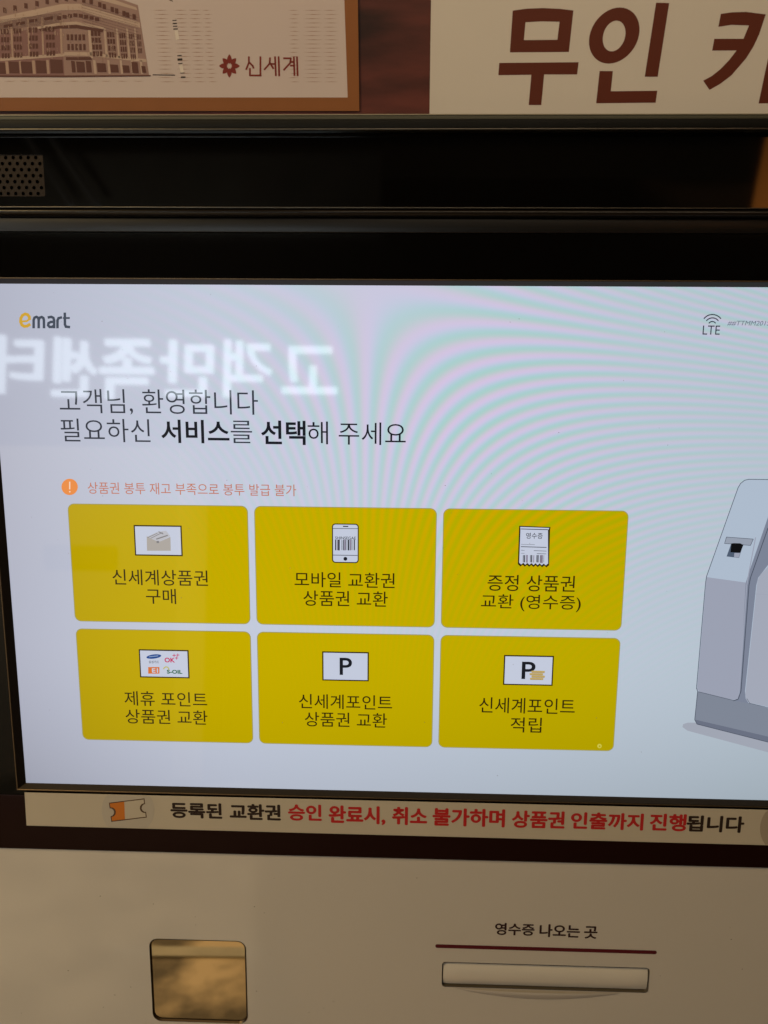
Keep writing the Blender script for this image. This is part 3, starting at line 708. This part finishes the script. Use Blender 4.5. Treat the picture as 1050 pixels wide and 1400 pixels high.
sign = thing('lettered_sign', 'white sign with big brown italic lettering above the black ledge', 'sign')
hsg = .0022
slab('sign_panel', [H(592,-190,hsg), H(1200,-190,hsg), H(1200,163,hsg), H(587.2,163,hsg)], .0002, hsg, WHITE_PRINT, sign, header=True)
hl = hsg+.00005
def letter(loops, name='letter'):
    from mathutils.geometry import tessellate_polygon
    sh = hs(hl)
    pl = [[Vector((x, y, 0)) for x, y in l] for l in loops]
    flat = [p for l in loops for p in l]; tri = tessellate_polygon(pl)
    base = len(sh.v); sh.v += [sh.pt(*p) for p in flat]; sh.f += [tuple(base+i for i in t) for t in tri]
    return sh
def join(*shs):
    o = hs(hl)
    for s_ in shs:
        b = len(o.v); o.v += s_.v; o.f += [tuple(b+i for i in t) for t in s_.f]
    return o
join(letter([[(701,14.5),(720,11.8),(742,11),(765,12),(784,14.3),(777.8,71),(697,71.7)], [(718.5,30.4),(740,29.2),(765,29.8),(762,54.4),(716.3,54.8)]]),
     letter([[(682.5,86),(791.2,85),(789,101.8),(744,101.8),(740,143.6),(722.8,143.6),(726.4,102.2),(681.3,102.8)]])).build('letter', TEXT_BROWN, sign)
def ell(cx_, cy_, rx, ry, sk, n=40): return [(cx_+rx*math.cos(2*math.pi*k/n)-sk*ry*math.sin(2*math.pi*k/n), cy_+ry*math.sin(2*math.pi*k/n)) for k in range(n)]
join(letter([ell(839.8,48.6,33.8,38.4,.2), ell(839.6,49.2,15.2,21,.16)]), letter([[(897,3.6),(915,4.2),(899.2,105),(881.4,105)]]),
     letter([[(819.8,97),(838,97.2),(835,124.8),(898.7,124),(896.4,140.4),(815,141.2)]])).build('letter', TEXT_BROWN, sign)
join(letter([[(985.5,19),(1000,16.8),(1020,16.2),(1047,19.6),(1038,47),(1030,64),(1020,80),(1000,103),(985,114.5),(970,123),(961.3,110.3),(973,104),(985,94.5),(997,82),(1007,69),(973.6,69.2),(976.6,53),(1016.5,53),(1024,34.8),(1000,34),(982,36.8)]]),
     letter([[(1066,4),(1084,4.5),(1056,141),(1037,141.6)]])).build('letter', TEXT_BROWN, sign)

# --------------------------------------------------------------- the place behind the camera, real and added parts, seen only in reflections
def wmesh(name, verts, faces, m, parent=None):
    me = bpy.data.meshes.new(name); me.from_pydata([tuple(v) for v in verts], [], faces); me.materials.append(m); me.update()
    o = bpy.data.objects.new(name, me); sc.collection.objects.link(o)
    if parent: o.parent = parent
    return o
def wbox(name, a, b, m, parent=None):
    x0, y0, z0 = a; x1, y1, z1 = b
    v = [(x, y, z) for z in (z0, z1) for x, y in ((x0,y0),(x1,y0),(x1,y1),(x0,y1))]
    return wmesh(name, v, [(3,2,1,0),(4,5,6,7),(0,1,5,4),(1,2,6,5),(2,3,7,6),(3,0,4,7)], m, parent)
FLOOR = mat('brown_floor', (.34,.20,.095), rough=.4, var=.55, vscale=2.6)
fl = wmesh('floor', [(-6,-6,0),(6,-6,0),(6,3,0),(-6,3,0)], [(0,1,2,3)], FLOOR); fl['kind'] = 'structure'
YW = -3.6
wl = wbox('wall', (-6, YW-.1, 0), (6, YW, 3.2), mat('dark_wall', (.05,.035,.025), rough=.7)); wl['kind'] = 'structure'
# lit sign on that wall, mirrored by the cover glass
ls = bpy.data.objects.new('lit_sign', None); sc.collection.objects.link(ls); ls['label'] = 'white glowing wall lettering that mirrors in the top left of the screen'; ls['category'] = 'lit sign'
ls.location = (-1.2, YW, 2.1)
GLOW = bpy.data.materials.new('sign_glow'); GLOW.use_nodes = True; nt = GLOW.node_tree; nt.nodes.clear()
o_ = nt.nodes.new('ShaderNodeOutputMaterial'); e_ = nt.nodes.new('ShaderNodeEmission'); e_.inputs[0].default_value = (.80,.93,1,1); e_.inputs[1].default_value = 7.5; nt.links.new(e_.outputs[0], o_.inputs[0])
def mirror_hit(px, py, yw):
    u, v = P(px, py, .0009); p = W @ loc(u, v, .0009); o = cam.matrix_world.translation
    d = (p-o).normalized(); n = (W.to_3x3() @ Vector((0,-1,0))).normalized(); r = d-2*d.dot(n)*n
    t = (yw-p.y)/r.y; return p+r*t
for s, x0, y0, x1, y1 in (('터',-6,457,55,537),('센',70,460,130,541),('족',135,463,208,545),('만',218,464,290,541),('객',305,464,371,542),('고',385,473,461,537)):
    g, f = glyphs(s, .012); zt, zb = (mirror_hit((x0+x1)/2, y, YW+.05).z for y in (y0, y1)); xa, xb = (mirror_hit(x, (y0+y1)/2, YW+.05).x for x in (x0, x1))
    n = len(g); v = []
    for dd in (YW+.05, YW+.01):
        v += [Vector((xb+a*(xa-xb), dd, zt+b*(zb-zt)))-ls.location for a, b in g]
    ff = [tuple(t)[::-1] for t in f] + [tuple(n+i for i in t) for t in f]
    from collections import Counter
    ec = Counter(frozenset((t[i], t[(i+1) % len(t)])) for t in f for i in range(len(t)))
    ff += [(a, b, n+b, n+a) for a, b in (tuple(e) for e, c0 in ec.items() if c0 == 1)]
    wmesh('glowing_letter', v, ff, GLOW, ls)
# unseen cabinet, added so it mirrors as glare in the screen
p1 = mirror_hit(285, 750, YW+.5); p2 = mirror_hit(250, 612, YW+.5)
CW = mat('glare_white', (.42,.39,.35), rough=.5, var=.05)
ct = bpy.data.objects.new('glare_cabinet', None); sc.collection.objects.link(ct)
ct['label'] = 'unseen tall pale block added to mirror as glare in the left of the screen'; ct['category'] = 'cabinet'
wbox('glare_body', (p1.x-2.6, YW+.01, .0), (p1.x-.02, YW+.5, p2.z), CW, ct)
pa = mirror_hit(243, 750, YW+.52)
wbox('glare_face', (pa.x, YW+.5, .1), (p1.x, YW+.53, p2.z-.02), mat('glare_cream', (.88,.74,.5), rough=.5), ct)  # lighter face, placed to mirror as a lit streak
da, db = mirror_hit(60, 745, YW+.52), mirror_hit(157, 773, YW+.52)
wbox('glare_gap', (da.x, YW+.505, db.z), (db.x, YW+.52, da.z), mat('glare_dark', (.05,.04,.03), rough=.8), ct)  # dark block, placed to mirror as a dark patch in the glare
YB = -2.9  # unseen banner, added for the brown glow mirrored in the black glass
b1, b2, b3 = mirror_hit(1050, 170, YB), mirror_hit(1027, 287, YB), mirror_hit(1130, 287, YB)
bw = [Vector((b1.x+(b1.x-b2.x)*.3, YB, b1.z+(b1.z-b2.z)*.3)), Vector((b2.x, YB, b2.z)), Vector((b3.x, YB, b2.z)), Vector((b3.x, YB, b1.z+(b1.z-b2.z)*.3))]
bn = wmesh('glare_banner', bw+[p+Vector((0,-.03,0)) for p in bw], [(0,1,2,3),(7,6,5,4),(0,4,5,1),(1,5,6,2),(2,6,7,3),(3,7,4,0)], mat('glare_tan', (.80,.36,.10), rough=.6, var=.1))
bn['label'] = 'unseen tan panel added to mirror as a glow at the right end of the black glass strip'; bn['category'] = 'banner'
BANNER = (bw[0]+bw[1]+bw[2]+bw[3])/4
lamp('banner_fill', 'SPOT', BANNER+Vector((0, .75, -.75)), BANNER, 95, (1, .68, .36), .05, spot=42)  # added lamp, only to brighten the banner's reflection
# grey bulkhead and two rods, added unseen so the black glass mirrors faint shapes
q1, q2 = mirror_hit(-60, 210, YW+.3), mirror_hit(520, 292, YW+.3)
bh = wbox('glare_block', (q1.x, YW+.01, q2.z), (q2.x, YW+.3, q1.z), mat('glare_grey', (.30,.30,.26), rough=.7, var=.5, vscale=3)); bh['kind'] = 'structure'
for k, (a, b) in enumerate((((62,176),(135,282)), ((30,176),(98,282)))):
    A, B = mirror_hit(*a, YW+.45), mirror_hit(*b, YW+.45); d = (B-A).normalized(); n1 = d.cross(Vector((0,1,0))).normalized()*.013; n2 = Vector((0,.013,0))
    A -= d*.3; v = [p+q for p in (A, B) for q in (n1, n2, -n1, -n2)]
    o = wmesh('glare_rod', v, [(0,1,5,4),(1,2,6,5),(2,3,7,6),(3,0,4,7),(0,3,2,1),(4,5,6,7)], mat('rod_grey', (.45,.45,.42), rough=.5))
    o['category'] = 'rod'; o['group'] = 'added rods'; o['label'] = ('right' if k == 0 else 'left')+' of two unseen pale slanting rods added to mirror in the black glass strip'
# unseen table, added to mirror as glare in the lower panel and window
def mirror_z(px, py, zz, d=.003):
    u, v = P(px, py, d); p = W @ loc(u, v, d); o = cam.matrix_world.translation
    dd = (p-o).normalized(); n = (W.to_3x3() @ Vector((0,-1,0))).normalized(); r = dd-2*dd.dot(n)*n
    return p+r*((zz-p.z)/r.z)
e1, e2 = mirror_z(352, 1150, .5), mirror_z(345, 1400, .5); q = (e2-e1).normalized()
e1 -= q*.5; e2 += q*.12; wv = Vector((-1.5, 0, 0))
TT = mat('glare_top', (.52,.44,.33), rough=.5, var=.7, vscale=9)
tb = bpy.data.objects.new('glare_table', None); sc.collection.objects.link(tb); tb['label'] = 'unseen low pale table added to mirror as soft glare in the cream panel'; tb['category'] = 'table'
c4 = [e1, e1+wv, e2+wv, e2]
wmesh('glare_tabletop', [Vector((p.x, p.y, z_)) for z_ in (.46, .5) for p in c4], [(3,2,1,0),(4,5,6,7),(0,1,5,4),(1,2,6,5),(2,3,7,6),(3,0,4,7)], TT, tb)
for p in c4:
    x_ = p.x+(.06 if p.x < -1 else -.06); y_ = p.y+(.06 if p.y < -1 else -.06)
    wbox('leg', (x_-.02, y_-.02, 0.001), (x_+.02, y_+.02, .459), MATS['glare_top'], tb)
f1 = mirror_z(150, 1297, .5); f2 = mirror_z(360, 1299, .5); f3 = mirror_z(360, 1312, .5); f4 = mirror_z(150, 1310, .5)  # added strip, placed to mirror as the pale band in the window
rn = wmesh('table_glare_strip', [Vector((p.x, p.y, z_)) for z_ in (.5005, .504) for p in (f1, f2, f3, f4)], [(0,1,2,3),(7,6,5,4),(0,4,5,1),(1,5,6,2),(2,6,7,3),(3,7,4,0)], mat('glare_strip', (.62,.62,.58), rough=.6, var=.3, vscale=14))
rn['label'] = 'unseen pale strip added to mirror as a light band in the window'; rn['category'] = 'glare_strip'
